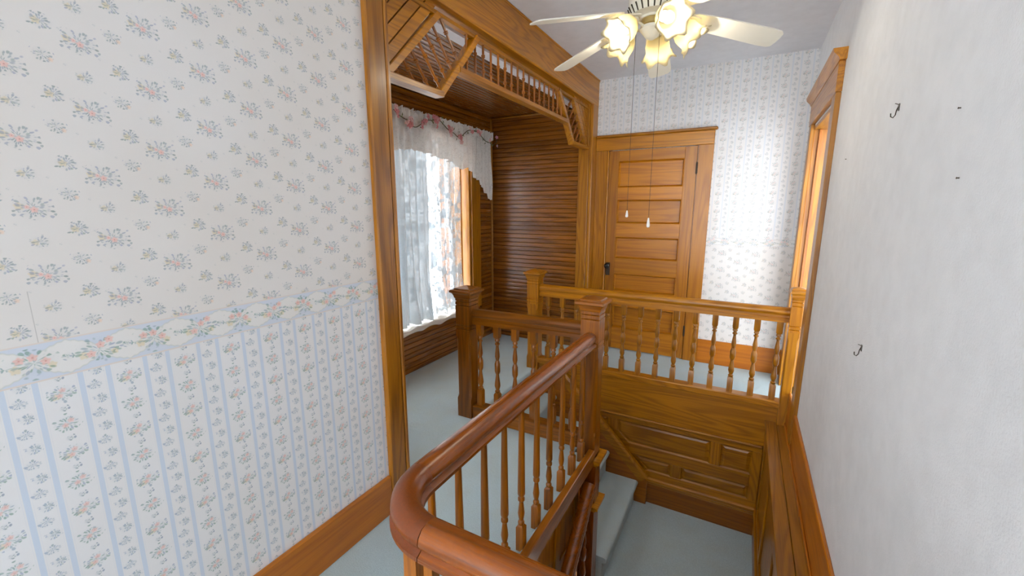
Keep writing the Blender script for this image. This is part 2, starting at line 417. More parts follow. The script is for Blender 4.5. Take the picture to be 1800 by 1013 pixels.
struct(MB().box(2.6, 2.1, -.06, 2.7, YB+.7, ZC).build('wall_room_added', PLASTER), 'added unseen pale wall limiting light from the room beyond the oak doorway', 'wall')  # unseen wall, added to cut the daylight coming through the doorway
struct(MB().box(XR+.12, YB+.6, -.06, 2.7, YB+.7, ZC).build('wall_room_end', PLASTER), 'end wall of the bright room beyond the oak doorway', 'wall')
struct(MB().box(XR+.12, 2.1, ZC, 2.7, YB+.7, ZC+.1).build('ceiling_room_added', CEIL), 'added unseen white ceiling shading the room beyond the oak doorway', 'ceiling')  # unseen ceiling, added to keep overhead sky light out of this room
def board_profile(p, t):      # bevelled bead board, in (out, up)
    e = .004
    return [(0, .0014), (t-.005, .0014), (t, .0014+e), (t+.001, p*.5), (t, p-.0014-e), (t-.005, p-.0014), (0, p-.0014)]
P = .0466
# alcove end wall of horizontal bead boards
we = struct(MB().box(AW-.02, AE, 0, XL-.02, AE+.1, AC+.02).build('wall_alcove_end', BEAD['x']), 'dark bead boarded end wall of the window alcove', 'wall')
bm_ = MB().prism([(AE-x, z) for x, z in board_profile(P, .014)][::-1], 'x', AW, -1.545).mesh('board', BEAD['x'])
# profile plane for axis x is (y, z)
nb = int(AC/P)
copies(bm_, 'board', we, [(0, 0, P*i) for i in range(nb+1) if P*(i+1) < AC+.03])
struct(MB().box(AW-.02, AN-.1, 0, XL-.12, AN, AC+.02).build('wall_alcove_near', BEAD['x']), 'bead boarded near end wall of the window alcove', 'wall')
# window wall
WY0, WY1, WZ0, WZ1, SX = 2.00, 3.79, .40, 2.22, -2.83
b = MB(); b.box(AW-.4, AN-.1, -.05, AW, AE+.1, WZ0-.03); b.box(AW-.4, AN-.1, WZ0-.03, AW, WY0, AC+.1); b.box(AW-.4, WY1, WZ0-.03, AW, AE+.1, AC+.1); b.box(AW-.4, WY0, WZ1, AW, WY1, AC+.1)
ww = struct(b.build('wall_window', BEAD['y']), 'dark bead boarded wall around the alcove window', 'wall')
long_ = MB().prism([(AW+x, z) for x, z in board_profile(P, .014)], 'y', AN, AE).mesh('board', BEAD['y'])
short = MB().prism([(AW+x, z) for x, z in board_profile(P, .014)], 'y', WY1+.17, AE).mesh('board', BEAD['y'])
copies(long_, 'board', ww, [(0, 0, P*i) for i in range(8)]+[(0, 0, P*i) for i in range(50, nb+1) if P*(i+1) < AC+.02])
copies(short, 'board', ww, [(0, 0, P*i) for i in range(8, 50)])
# alcove ceiling: boards along the alcove, a plaster strip next to the beam
ca = struct(MB().box(AW-.1, AN-.1, AC+.016, XL-.1, AE+.1, AC+.08).build('ceiling_alcove', BEAD['y']), 'dark boarded ceiling of the window alcove', 'ceiling')
cb = MB().prism([(z, AC+.016-x) for x, z in board_profile(P, .014)], 'y', AN, AE).mesh('board', BEAD['y'])
copies(cb, 'board', ca, [(AW+P*i, 0, 0) for i in range(21)])
box('plaster_strip', CEIL, ca, AW+P*21, AN, AC, XL-.1, AE, AC+.016, b=0)
MB().tube([(AW+.02, AE-.018, .01), (AW+.02, AE-.018, AC)], .013, 8).build('corner_bead', OAK['z'], we, True)
MB().tube([(AW+.02, AE-.018, AC-.01), (-1.5, AE-.018, AC-.01)], .009, 8).build('cove_bead', PANEL['x'], we, True)

# ------------------------------------------------------------------ portal trim
FX = XL+.03
t1 = empty_struct('trim_1', (XL, 1.40, 0), 'brown oak casing on the papered side of the alcove opening')
def loc(o, p): o.location = (-p[0], -p[1], -p[2]); return o
def pbox(name, mat, par, *a, b=.003):          # world coords under a parent that stands at its base
    L = par.location; return box(name, mat, par, a[0]-L.x, a[1]-L.y, a[2]-L.z, a[3]-L.x, a[4]-L.y, a[5]-L.z, b=b)
pbox('casing_board', CAS['z'], t1, XL, 1.345, 0, FX, 1.445, ZC, b=.006)
pbox('casing_bead', CAS['z'], t1, XL-.01, 1.445, 0, FX+.004, 1.468, ZC, b=.006)
pbox('jamb', CAS['z'], t1, XL-.14, 1.43, 0, XL, 1.462, ZC, b=.002)
t2 = empty_struct('trim_2', (XL, 4.27, 0), 'golden oak casing of the alcove opening beside the panelled door')
pbox('casing_board', OAK['z'], t2, XL, 4.225, 0, FX, 4.368, 2.50, b=.005)
pbox('casing_bead', OAK['z'], t2, XL+.0, 4.205, 0, FX+.004, 4.228, 2.50, b=.006)
pbox('jamb', OAK['z'], t2, -1.548, 4.198, 0, XL, 4.22, 2.50, b=.004)
t3 = empty_struct('trim_3', (XL, 2.9, 2.48), 'wide oak header beam over the alcove opening')
pbox('header_board', OAK['y'], t3, XL-.12, 1.47, 2.492, FX+.002, 4.37, ZC-.002, b=.006)
pbox('header_bead', OAK['y'], t3, FX-.02, 1.47, ZC-.012, FX+.012, 4.368, ZC, b=.004)

# baseboards
bl = struct(MB().box(XL, Y0, 0, XL+.022, 1.345, .202, b=.004).build('baseboard_left', BASE['y']), 'tall orange varnished baseboard under striped wallpaper', 'baseboard')
bb = struct(MB().box(-.318, YB-.02, 0, XR, YB, .235, b=.004).build('baseboard_back', BASE['x']), 'orange baseboard of the far papered wall', 'baseboard')
br = struct(MB().box(XR-.016, .70, -.05, XR, 3.44, .205, b=.004).build('baseboard_right', BASE['y']), 'orange baseboard rising from the stairwell ledge', 'baseboard')
MB().box(XR-.024, .70, -.05, XR-.016, 3.40, -.022, b=.003).build('shoe_molding', BASE['y'], br)

# ------------------------------------------------------------------ back door
d1 = empty_struct('door_1', (-.86, YB, 0), 'five panelled varnished pine door with black knob')
DF = YB-.012
DX0, DX1 = -1.27, -.452
pbox('head_board', OAK['x'], d1, -1.41, YB-.03, 2.065, -.318, YB, 2.185, b=.003)
pbox('crown_molding', OAK['x'], d1, -1.41, YB-.055, 2.185, -.296, YB, 2.212, b=.008)
pbox('casing', OAK['z'], d1, -1.41, YB-.024, 0, DX0-.022, YB, 2.065)
pbox('casing', PINE['z'], d1, DX1+.008, YB-.024, 0, -.318, YB, 2.065)
pbox('door_stop', OAK['z'], d1, DX0-.022, YB-.034, 0, DX0-.003, YB, 2.062, b=.006)
pbox('jamb', BEAD['z'], d1, DX0-.03, YB-.006, 0, DX0+.02, YB, 2.064, b=0); pbox('jamb', BEAD['z'], d1, DX1-.02, YB-.006, 0, DX1+.02, YB, 2.064, b=0)  # dark backing strips, their colour stands in for shade in the door gaps
rails = [(2.058, 1.955), (1.70, 1.578), (1.345, 1.205), (.985, .826), (.645, .478), (.24, .012)]
pbox('stile', PINE['z'], d1, DX0, DF-.012, .012, DX0+.098, DF+.01, 2.058, b=.002)
pbox('stile', PINE['z'], d1, DX1-.105, DF-.012, .012, DX1, DF+.01, 2.058, b=.002)
for z1, z0 in rails: pbox('rail', PINE['x'], d1, DX0+.098, DF-.012, z0, DX1-.105, DF+.01, z1, b=.002)
for i in range(5):
    z1, z0 = rails[i][1], rails[i+1][0]; x0, x1 = DX0+.098, DX1-.105; q = MB(); L = d1.location
    yb, ym = DF+.006, DF-.004
    fr = [(x0, z0, yb-.014), (x1, z0, yb-.014), (x1, z1, yb-.014), (x0, z1, yb-.014)]
    def ring(e, y): return [(x0+e-L.x, y-L.y, z0+e), (x1-e-L.x, y-L.y, z0+e), (x1-e-L.x, y-L.y, z1-e), (x0+e-L.x, y-L.y, z1-e)]
    vs = ring(0, DF-.010)+ring(.005, DF-.015)+ring(.016, yb+.004)+ring(.022, yb+.004); fs = []
    for k in range(3):
        for j in range(4): fs.append((k*4+j, k*4+(j+1) % 4, k*4+4+(j+1) % 4, k*4+4+j))
    fs.append((12, 13, 14, 15)); q.add(vs, fs); q.build('panel', PINE['x'], d1)
for z in (1.86, .30):
    h_ = MB(); h_.box(DX1-.004+.86, -.032, z-.05, DX1+.012+.86, -.02, z+.05, b=.002); h_.lathe([(.005, z-.055), (.005, z+.055)], 8, (DX1+.004+.86, -.032, 0)); h_.build('hinge', IRON, d1, True)
pbox('escutcheon', IRON, d1, DX0+.008, DF-.017, .80, DX0+.052, DF-.011, .935, b=.002)
kn = MB(); Rk = Matrix.Rotation(PI/2, 4, 'X')
kn.lathe([(.009, 0), (.009, .025), (.02, .03), (.028, .043), (.027, .055), (.016, .066), (.003, .068)], 16, (DX0+.03+.86, DF-YB-.012, .905), M=Rk); kn.build('door_knob', BLACK, d1, True)

# right-hand door
d2 = empty_struct('door_2', (XR, 3.62, 0), 'oak cased doorway in the white stairwell wall')
CX = XR-.026
pbox('casing', OAK['z'], d2, CX, 3.03, 0, XR, 3.16, 2.125); pbox('casing', OAK['z'], d2, CX, 4.08, 0, XR, 4.20, 2.125)
pbox('head_board', OAK['y'], d2, CX-.004, 3.025, 2.125, XR, 4.205, 2.285, b=.003)
L = d2.location
MB().prism([(XR-L.x, 2.285), (CX-.006-L.x, 2.285), (CX-.012-L.x, 2.30), (CX-.035-L.x, 2.325), (CX-.04-L.x, 2.345), (XR-L.x, 2.345)], 'y', 3.0-L.y, 4.235-L.y).build('crown_molding', OAK['y'], d2)
pbox('jamb', OAK['z'], d2, XR-.002, 4.095, 0, XR+.13, DY1, 2.11); pbox('jamb', OAK['z'], d2, XR-.002, DY0, 0, XR+.13, 3.155, 2.11); pbox('jamb', OAK['y'], d2, XR-.002, 3.155, 2.085, XR+.13, 4.095, 2.11)
pbox('door_stop', BAL['z'], d2, XR+.03, 4.07, 0, XR+.05, 4.095, 2.085)

# ------------------------------------------------------------------ window
w1 = empty_struct('window_1', (SX, 2.9, WZ0), 'white framed alcove window in a deep oak lined recess')
pbox('jamb', OAK['z'], w1, SX-.04, WY1-.018, WZ0, AW+.002, WY1+.004, WZ1); pbox('jamb', OAK['z'], w1, SX-.04, WY0-.004, WZ0, AW+.002, WY0+.018, WZ1)
pbox('jamb', OAK['y'], w1, SX-.04, WY0+.018, WZ1-.018, AW+.002, WY1-.018, WZ1+.004)
pbox('jamb_bead', OAK['z'], w1, SX+.10, WY1-.032, WZ0, SX+.13, WY1-.017, WZ1-.018)
pbox('casing', OAK['z'], w1, AW, WY1+.004, WZ0, AW+.026, WY1+.165, WZ1+.06); pbox('casing', OAK['z'], w1, AW, WY0-.165, WZ0, AW+.026, WY0-.004, WZ1+.06)
pbox('casing', OAK['y'], w1, AW, WY0-.004, WZ1-.05, AW+.026, WY1+.004, WZ1+.06)
pbox('mullion', SASH, w1, SX-.04, 2.84, WZ0, SX+.05, 2.96, WZ1)
for (a0, a1) in ((WY0+.018, 2.84), (2.96, WY1-.018)):
    for (z0, z1, xo) in ((WZ0, 1.33, .0), (1.29, WZ1, -.03)):
        s_ = MB(); L = w1.location; X_ = xo; e = .045
        def sb(ya, za, yb, zb): s_.box(X_-.014, ya-L.y, za-L.z, X_+.014, yb-L.y, zb-L.z, b=.004)
        sb(a0, z0, a0+e, z1); sb(a1-e, z0, a1, z1); sb(a0+e, z0, a1-e, z0+e); sb(a0+e, z1-e*.9, a1-e, z1)
        f_ = s_.build('sash', SASH, w1)
        pn = MB().box(X_-.002, a0+e-L.y-.003, z0+e-L.z-.003, X_+.002, a1-e-L.y+.003, z1-e*.9-L.z+.003).build('pane', GLASS, f_)
# window seat board
struct(MB().box(SX-.04, WY0+.001, WZ0-.029, AW+.02, WY1-.001, WZ0, b=.004).build('window_seat', PANEL['y']), 'wooden window seat board below the alcove window', 'window seat')

# ================================================================== STAIRS
st = thing('staircase', (-1.1, 2.9, -1.03), 'carpeted stairs dropping from the landing beside the panelled wall', 'stairs')
RH, TR = 1.03/5, .2575
def step_mesh(y0, y1, depth, h, nose=.03):
    # profile in (x, z): top at 0, nose towards +x at x=depth
    pr = [(-.04, -h), (depth-nose, -h), (depth-nose, -.045)]
    for i in range(7):
        a = -PI/2+PI*i/6; pr.append((depth-.022+.022*math.cos(a), -.022+.022*math.sin(a)))
    pr += [(-.04, 0)]
    return MB().prism(pr, 'y', y0, y1).mesh('step', CARPET, True)
me = step_mesh(2.443-2.9, 3.389-2.9, TR, RH)
for i in range(1, 5): _at(link('step', me, st), (NOSE+TR*(i-1)+1.1, 0, -RH*i+1.03))
top = MB().prism([(-.06, -.2), (-.03, -.2), (-.03, -.045)]+[(-.022+.022*math.cos(-PI/2+PI*i/6), -.022+.022*math.sin(-PI/2+PI*i/6)) for i in range(7)]+[(-.06, 0)], 'y', 2.445-2.9, 3.389-2.9).mesh('landing_nosing', CARPET, True)
_at(link('landing_nosing', top, st), (NOSE+.022+1.1, 0, 1.03+.002))
st2 = thing('staircase', (-.2, 2.3, -2.78), 'lower carpeted stairs going down from the blue landing', 'stairs')
pr2 = [(.02, -.22), (-.2, -.22), (-.2, -.045)]+[(-.228-.022*math.cos(-PI/2+PI*i/6)+.022, -.022+.022*math.sin(-PI/2+PI*i/6)) for i in range(7)]+[(.02, 0)]
me2 = MB().prism(pr2, 'x', -.45, .455).mesh('step', CARPET, True)
for i in range(1, 8): _at(link('step', me2, st2), (0, 2.36-2.3-.23*(i-1)-.0, -1.03-.219*i+2.78))

# far panelled stairwell wall under the far balustrade
PY = 3.455
pw = struct(MB().box(-1.66, PY, -1.1, .40, PY+.03, -.055).build('wall_stairwell', PANEL['x']), 'oak panelled wall under the far balustrade', 'wall')
def wchild(name, mat, *a, b=.003): return box(name, mat, pw, *a, b=b)
wchild('fascia_board', PANEL['x'], -1.60, PY-.018, -.262, .40, PY+.02, .066)
wchild('molding', PANEL['x'], -1.25, PY-.034, -.285, .262, PY, -.262, b=.008)
wchild('rail', PANEL['x'], -1.2, PY-.014, -.327, .262, PY, -.285)
wchild('stile', PANEL['z'], .196, PY-.0135, -.80, .262, PY, -.327); wchild('stile', PANEL['z'], -.09, PY-.0135, -.522, -.016, PY, -.327)
wchild('stile', PANEL['z'], -.925, PY-.0135, -.43, -.83, PY, -.327)
wchild('rail', PANEL['x'], -.72, PY-.0138, -.62, .196, PY, -.522)
wchild('stile', PANEL['z'], -.376, PY-.0135, -.735, -.29, PY, -.62)
wchild('rail', PANEL['x'], -.60, PY-.0138, -.80, .262, PY, -.735)
wchild('base_molding', PANEL['x'], -.58, PY-.036, -.83, .262, PY, -.79, b=.01)
wchild('base_molding', PANEL['x'], -.56, PY-.026, -.85, .262, PY, -.828, b=.005)
wchild('base_board', BAL['x'], -.62, PY-.022, -1.04, .262, PY, -.85)
def raised(poly):
    n = len(poly); cx = sum(p[0] for p in poly)/n; cz = sum(p[1] for p in poly)/n
    def ins(e): return [(p[0]+(cx-p[0])*e[0], p[1]+(cz-p[1])*e[1]) for p in poly]
    w = max(p[0] for p in poly)-min(p[0] for p in poly); h = max(p[1] for p in poly)-min(p[1] for p in poly)
    q = MB(); vs = []
    for d, y in ((0, PY-.012), (.008, PY-.002), (.016, PY-.003), (.03, PY-.008)):
        vs += [(x, y, z) for x, z in ins((2*d/w, 2*d/h))]
    fs = [(k*n+j, k*n+(j+1) % n, k*n+n+(j+1) % n, k*n+n+j) for k in range(3) for j in range(n)]+[tuple(range(3*n, 4*n))]
    q.add(vs, fs); return q.build('panel', PANEL['x'], pw)
raised([(-.83, -.327), (-.09, -.327), (-.09, -.522), (-.735, -.522), (-.83, -.425)])
raised([(-.016, -.327), (.196, -.327), (.196, -.522), (-.016, -.522)])
raised([(-.665, -.62), (-.376, -.62), (-.376, -.735), (-.56, -.735)])
raised([(-.29, -.62), (.196, -.62), (.196, -.735), (-.29, -.735)])
raised([(-1.05, -.327), (-.925, -.327), (-.925, -.40)])
# diagonal skirt
q = MB(); q.sweep([(-.018, -.045), (.018, -.045), (.018, .02), (.01, .04), (-.018, .045)], [(-1.40, PY-.046, .045), (-.575, PY-.046, -.80)], up=Vector((0, 0, 1))); q.build('skirt_molding', PANEL['x'], pw)
q = MB(); q.prism([(-1.45, .06), (-1.40, .06), (-.55, -.82), (-.55, -1.04), (-.66, -1.04), (-1.69, -.24), (-1.69, -.056), (-1.45, -.056)], 'y', PY-.060, PY+.0); q.build('skirt_board', BAL['x'], pw)
q = MB(); q.sweep([(-.008, -.012), (.008, -.012), (.008, .012), (-.008, .012)], [(-1.40, PY-.05, -.03), (-.60, PY-.05, -.85)]); q.build('skirt_bead', PANEL['x'], pw)

# right wainscot below the ledge
WX = .262
wr = struct(MB().box(WX+.012, .70, -2.8, .40, PY+.02, -.072).build('wall_wainscot', PANEL['z']), 'oak wainscot under the ledge on the right stairwell wall', 'wall')
box('ledge_board', PANEL['y'], wr, WX-.010, .70, -.072, .322, PY-.005, -.05, b=.003); box('ledge_board', PANEL['y'], wr, .3235, .70, -.072, .385, PY-.005, -.051, b=.003)
box('ledge_molding', PANEL['y'], wr, WX-.004, .70, -.095, WX+.014, PY-.005, -.072, b=.006)
box('rail', PANEL['y'], wr, WX, .70, -.20, WX+.013, PY, -.095)
for y in (3.42, 2.86, 2.30, 1.7, 1.1): box('stile', PANEL['z'], wr, WX, y-.07, -1.03 if y > 2.4 else -1.5, WX+.0125, y, -.20)
box('rail', PANEL['y'], wr, WX+.0005, 2.3, -.84, WX+.013, PY, -.74); box('base_molding', PANEL['y'], wr, WX-.014, 2.35, -.85, WX+.013, PY-.03, -.79, b=.008); box('base_board', BAL['y'], wr, WX-.004, 2.35, -1.04, WX+.013, PY-.03, -.85)

# wall under the near balustrade and below the hall floor
wl = struct(MB().box(-.86, .66, -2.8, -.79, 2.33, -.055).build('wall_stair_left', PANEL['z']), 'oak boarded wall below the near balustrade', 'wall')
for i, y in enumerate((.72, 1.02, 1.32, 1.62, 1.92, 2.22)): box('stile', PANEL['z'], wl, -.79, y, -2.7, -.777, y+.07, -.06)
for z in (-.16, -.62, -1.2): box('rail', PANEL['y'], wl, -.79, .67, z, -.7775, 2.3, z+.09)
struct(MB().box(-1.66, 2.425, -1.1, -.70, 2.44, -.055).box(-1.72, 2.425, -1.12, -1.70, 3.47, -.055).box(-1.72, 2.425, -1.12, -.64, 3.47, -1.10).build('wall_stair_near', PANEL['x']), 'oak wall below the short balustrade with added hidden light blocking boxes', 'wall')  # second and third boxes are unseen, added to stop light leaking under the stairs
struct(MB().box(-.86, .60, -2.8, .40, .70, -.055).build('wall_stair_front', PLASTER), 'plaster wall closing the lower stairwell', 'wall')

# ================================================================== BALUSTRADES
def newel(x, y, z0, ztop, hw, label, mat, hx=None, caphw=None):
    t = thing('newel_post', (x, y, z0), label, 'newel post'); H = ztop-z0; c = caphw or hw*1.52
    def L4(name, prof, m): 
        o = MB().lathe(prof, sq=True).build(name, m, t)
        if hx: o.scale.x = hx
        return o
    zb = H-.30                                            # block starts here
    sh = MB().box(-hw, -hw, .16, hw, hw, zb-.04); sh = MB()
    # stop-chamfered shaft
    e = hw*.86; ch = hw*.24; pr = [(hw, 0, 0), (hw, .13, 0)]
    def octo(h, cc): return [(h, h-cc), (h-cc, h), (-(h-cc), h), (-h, h-cc), (-h, -(h-cc)), (-(h-cc), -h), (h-cc, -h), (h, -(h-cc))]
    lev = [(0, hw, .001), (.14, hw, .001), (.165, hw*.985, ch), (zb-.075, hw*.985, ch), (zb-.05, hw, .001), (zb-.02, hw, .001)]
    vs = []
    for z, h, cc in lev: vs += [(a, b_, z) for a, b_ in octo(h, cc)]
    fs = [(k*8+j, k*8+(j+1) % 8, k*8+8+(j+1) % 8, k*8+8+j) for k in range(len(lev)-1) for j in range(8)]+[tuple(range(8))[::-1], tuple(range(40, 48))]
    sh.add(vs, fs); o = sh.build('shaft', mat['z'], t)
    if hx: o.scale.x = hx
    g_ = hw-.006
    L4('block', [(hw, zb-.02), (hw, zb-.004), (g_, zb), (hw, zb+.004), (hw, zb+.022), (g_, zb+.026), (hw, zb+.03), (hw, H-.135), (g_, H-.131), (hw, H-.127), (hw, H-.108), (g_, H-.104), (hw, H-.1), (hw, H-.085)], mat['z'])
    L4('cap_molding', [(hw, H-.085), (hw+.006, H-.078), (hw+.008, H-.066), (hw+(c-hw)*.45, H-.052), (hw+(c-hw)*.6, H-.046), (c, H-.04), (c, H-.026), (c-.008, H-.022), (c*.74, H-.021)], mat['x'])
    L4('cap', [(c*.74, H-.022), (c*.74, H-.016), (c*.7, H-.012), (.004, H+.004)] if hw > .055 else [(c*.8, H-.022), (c*.8, H-.014), (c*.7, H-.008), (.004, H)], mat['x'])
    return t
nA = newel(-1.672, 2.378, 0, .965, .058, 'dark oak newel post standing on the carpet by the window seat', WALNUT)
nB = newel(-.748, 2.358, -.02, .99, .056, 'oak newel post where the near handrail meets the short balustrade', BAL)
nC = newel(-1.665, 3.47, -.03, .945, .056, 'pale golden oak newel post in front of the bead boards', OAK)
nD = newel(.357, 3.435, -.05, .965, .034, 'slim oak half newel against the white wall', OAK, caphw=.052)
nD.children[2].scale = (.9, 1.2, 1)
# lower part of post B with two small ledges
for (z, h) in ((-.02, .02), (-.335, .02)):
    q = MB(); q.lathe([(.05, z-.05), (.062, z-.045), (.064, z-.03), (.08, z-.022), (.082, z), (.05, z)], sq=True, c=(.018, -.005, .02)); q.build('ledge', OAK['x'], nB)
MB().box(-.034, -.05, -1.008, .066, .05, .0, b=.004).build('lower_shaft', RED['z'], nB)

def spindle_mesh(h, mat):       # turned stair spindle with square ends, z 0..h
    q = MB(); s = .020
    q.lathe([(s, 0), (s, h*.18), (s*.72, h*.2)], sq=True); q.lathe([(s*.72, h*.86-.012), (s, h*.86), (s, h)], sq=True)
    pr = [(.010, .2), (.0145, .212), (.0145, .224), (.009, .235), (.012, .25), (.0165, .285), (.015, .32), (.0095, .40), (.0085, .425), (.0125, .435), (.0125, .446), (.0155, .455), (.0155, .55), (.0125, .56), (.0125, .57), (.0085, .585), (.0135, .63), (.0125, .67), (.0078, .745), (.0085, .765), (.0135, .772), (.0135, .784), (.009, .795), (.009, .805), (.0135, .812), (.0135, .826), (.010, .84), (.012, .86)]
    q.lathe([(r*1.25, z*h) for r, z in pr], 12, cap=False); return q.mesh('baluster', mat, True)
RAILP = [(-.036, -.055), (.036, -.055), (.036, -.03), (.029, -.024), (.029, -.008), (.04, .0), (.044, .014), (.04, .03), (.026, .042), (0, .047), (-.026, .042), (-.04, .03), (-.044, .014), (-.04, .0), (-.029, -.008), (-.029, -.024), (-.036, -.03)]
RAILS = [(a*.82, b*1.05) for a, b in RAILP]
# far balustrade C-D
f1 = thing('balustrade', (-.65, 3.462, .066), 'long far balustrade of turned spindles in front of the panelled door', 'balustrade')
z0, xs = .118, [-1.525+.1385*i for i in range(14)]
MB().sweep(RAILS, [(-1.605+.65, 0, .763-.066), (.325+.65, 0, .763-.066)]).build('handrail', OAK['x'], f1, True)
MB().box(-1.61+.65, -.052, 0, .335+.65, .045, .05, b=.006).build('base_rail', PANEL['x'], f1)
sp = spindle_mesh(.594, PANEL['z']); copies(sp, 'baluster', f1, [(x+.65, 0, z0-.066-.004) for x in xs if x < .31])
# short balustrade A-B
f2 = thing('balustrade', (-1.21, 2.378, 0), 'short dark oak balustrade between two newels beside the stair head', 'balustrade')
MB().sweep(RAILS, [(-1.612+1.21, 0, .76), (-.812+1.21, 0, .775)]).build('handrail', WALNUT['x'], f2, True)
MB().box(-1.612+1.21, -.045, 0, -.812+1.21, .042, .10, b=.006).build('base_rail', WALNUT['x'], f2)
sp2 = spindle_mesh(.62, WALNUT['z']); copies(sp2, 'baluster', f2, [(-1.565+.1395*i+1.21, 0, .098) for i in range(6)])

# near balustrade with the curved rail
f3 = thing('balustrade', (-.76, 1.5, 0), 'near balustrade with glossy curved handrail around the stairwell', 'balustrade')
zr = .735; r = .165; cx, cy = -.752+r, .662+r
path = [(-.745, 2.30), (-.747, 2.0), (-.75, 1.5), (-.752, 1.1), (-.752, cy+.03)]
k0 = len(path)
path += [(cx-r*math.cos(a), cy-r*math.sin(a)) for a in [PI/2*i/12 for i in range(13)]]
path += [(-.5, cy-r), (-.3, cy-r), (.0, cy-r), (XR, cy-r)]
L = f3.location
NRP = [(-.038, -.034), (.038, -.034), (.043, -.031), (.043, -.020), (.036, -.016), (.028, -.010), (.034, -.003), (.040, .010), (.037, .026), (.025, .040), (.009, .045), (-.009, .045), (-.025, .040), (-.037, .026), (-.040, .010), (-.034, -.003), (-.028, -.010), (-.036, -.016), (-.043, -.020), (-.043, -.031)]
P3 = [(x-L.x, y-L.y, zr) for x, y in path]
MB().sweep(NRP, P3[:k0+1]).build('handrail', RED['y'], f3, True)
MB().sweep(NRP, P3[k0:k0+13]).build('curved_handrail', REDC, f3, True)
MB().sweep(NRP, P3[k0+12:]).build('handrail', RED['x'], f3, True)
def tall_mesh(h, mat):
    q = MB(); s = .0175
    q.lathe([(s, 0), (s, .115), (s*.6, .125)], sq=True)
    q.lathe([(.010, .123), (.0145, .13), (.0145, .14), (.0095, .148), (.0125, .16), (.0155, .182), (.013, .205), (.0095, .235), (.0095, .24), (.015, .246), (.015, .258), (.012, .265), (.0165, .275), (.0165, .29), (.0105, h)], 12); return q.mesh('baluster', mat, True)
tm = tall_mesh(zr-.03, BAL['z'])
ys = [2.215, 2.065, 1.905, 1.745, 1.60, 1.45, 1.305, 1.16, 1.005, .87]
copies(tm, 'baluster', f3, [(-.748-.006*(2.2-y)-L.x, y-L.y, 0) for y in ys])
def flat_mesh(w):
    q = MB(); q.lathe([(w*1.1, 0), (w*1.1, .12), (w*.8, .14), (w, .2), (w*.8, zr-.03)], sq=True); return q.mesh('square_baluster', BAL['z'])
_at(link('corner_baluster', flat_mesh(.024), f3), (-.672-L.x, .70-L.y, 0))
copies(flat_mesh(.0155), 'square_baluster', f3, [(x-L.x, .662-L.y, 0) for x in (-.585, -.505, -.40, -.28, -.14, 0, .14, .28)])
MB().box(-.725-L.x, .71-L.y, -.055, -.686-L.x, 2.296-L.y, .042, b=.004).build('curb_board', BAL['y'], f3)
MB().box(-.686-L.x, .68-L.y, -.055, XR-L.x, .72-L.y, .03, b=.004).build('curb_board', BAL['x'], f3)
# lower stair rail
f4 = thing('balustrade', (-.66, 1.5, -2.6), 'lower stair handrail descending from the ledged newel post', 'balustrade')
pa, pb = Vector((-.705, 2.285, -.19)), Vector((-.705, .75, -1.62)); L = f4.location
MB().sweep(RAILS, [pa-L, pb-L]).build('handrail', RED['y'], f4, True)
sp4 = spindle_mesh(.62, RED['z'])
for i in range(9):
    y = 2.2-.16*i; z = pa.z+(y-pa.y)*(pa.z-pb.z)/(pa.y-pb.y)-.06
    _at(link('baluster', sp4, f4), (-.045, y-L.y, z-.60-L.z))
MB().sweep([(-.02, -.12), (.02, -.12), (.02, .02), (-.02, .02)], [pa-L-Vector((.015, 0, .68)), pb-L-Vector((.015, 0, .68))]).build('stringer', RED['y'], f4)

# ================================================================== FRETWORK SPANDREL
fr = thing('spandrel_screen', (-1.47, 2.92, 2.07), 'oak fretwork screen of thin spindles hanging under the header beam', 'screen')
L = fr.location; FXc = 0.0; ym = (1.468+4.205)/2
def fb(p0, p1, w=.034, t=.03, name='frame_rail', mat=None, ext=0):
    # bar in the screen plane from (y, z) to (y, z)
    a, c = Vector((0, p0[0]-L.y, p0[1]-L.z)), Vector((0, p1[0]-L.y, p1[1]-L.z)); d = (c-a).normalized(); a -= d*ext; c += d*ext
    return MB().sweep([(-t/2, -w/2), (t/2, -w/2), (t/2, w/2-.004), (t/2-.004, w/2), (-t/2, w/2)], [a, c], up=Vector((0, -d.z, d.y))).build(name, mat or OAK['y'], fr)
mir = lambda y: 2*ym-y
ZT, ZB, ZR = 2.462, 2.082, 2.243
y0_, yb1, yt0, yt1 = 1.475, 1.885, 1.885, 2.225
fb((1.47, ZT), (4.20, ZT), .022, .032, 'top_rail'); fb((2.035, ZR), (mir(2.035), ZR), .03, .06, 'bottom_rail')
for m_ in (False, True):
    k = mir if m_ else (lambda y: y)
    fb((k(y0_), ZB), (k(yb1), ZB), .03, .06, 'bottom_rail'); fb((k(1.50), ZB+.01), (k(yt0-.01), ZT), .034, .034, 'diagonal_rail'); fb((k(yb1-.012), ZB), (k(yt1), ZT), .034, .05, 'diagonal_rail')
sl = math.atan2(ZT-ZB, yt1-yb1)
def ring_spindle(name, length, rings, parent=fr):
    pr = [(.0072, 0)]
    for z in rings: pr += [(.0072, z-.010), (.0125, z-.006), (.0125, z-.002), (.009, z), (.0125, z+.002), (.0125, z+.006), (.0072, z+.010)]
    pr += [(.0072, length)]; return MB().lathe(pr, 8).mesh(name, BAL['z'], True)
hh = ZT-.01-ZR-.012
lo, hi = ring_spindle('spindle', hh, (hh*.28,)), ring_spindle('spindle', hh, (hh*.62,)); both = ring_spindle('spindle', hh, (hh*.25, hh*.68))
n = 17; ys_ = [2.135+(mir(2.135)-2.135)*i/(n-1) for i in range(n)]
for i, y in enumerate(ys_):
    top = ZT-.01; base = ZR+.012
    _at(link('spindle', (lo, hi, both)[i % 3], fr), (0, y-L.y, base-L.z))
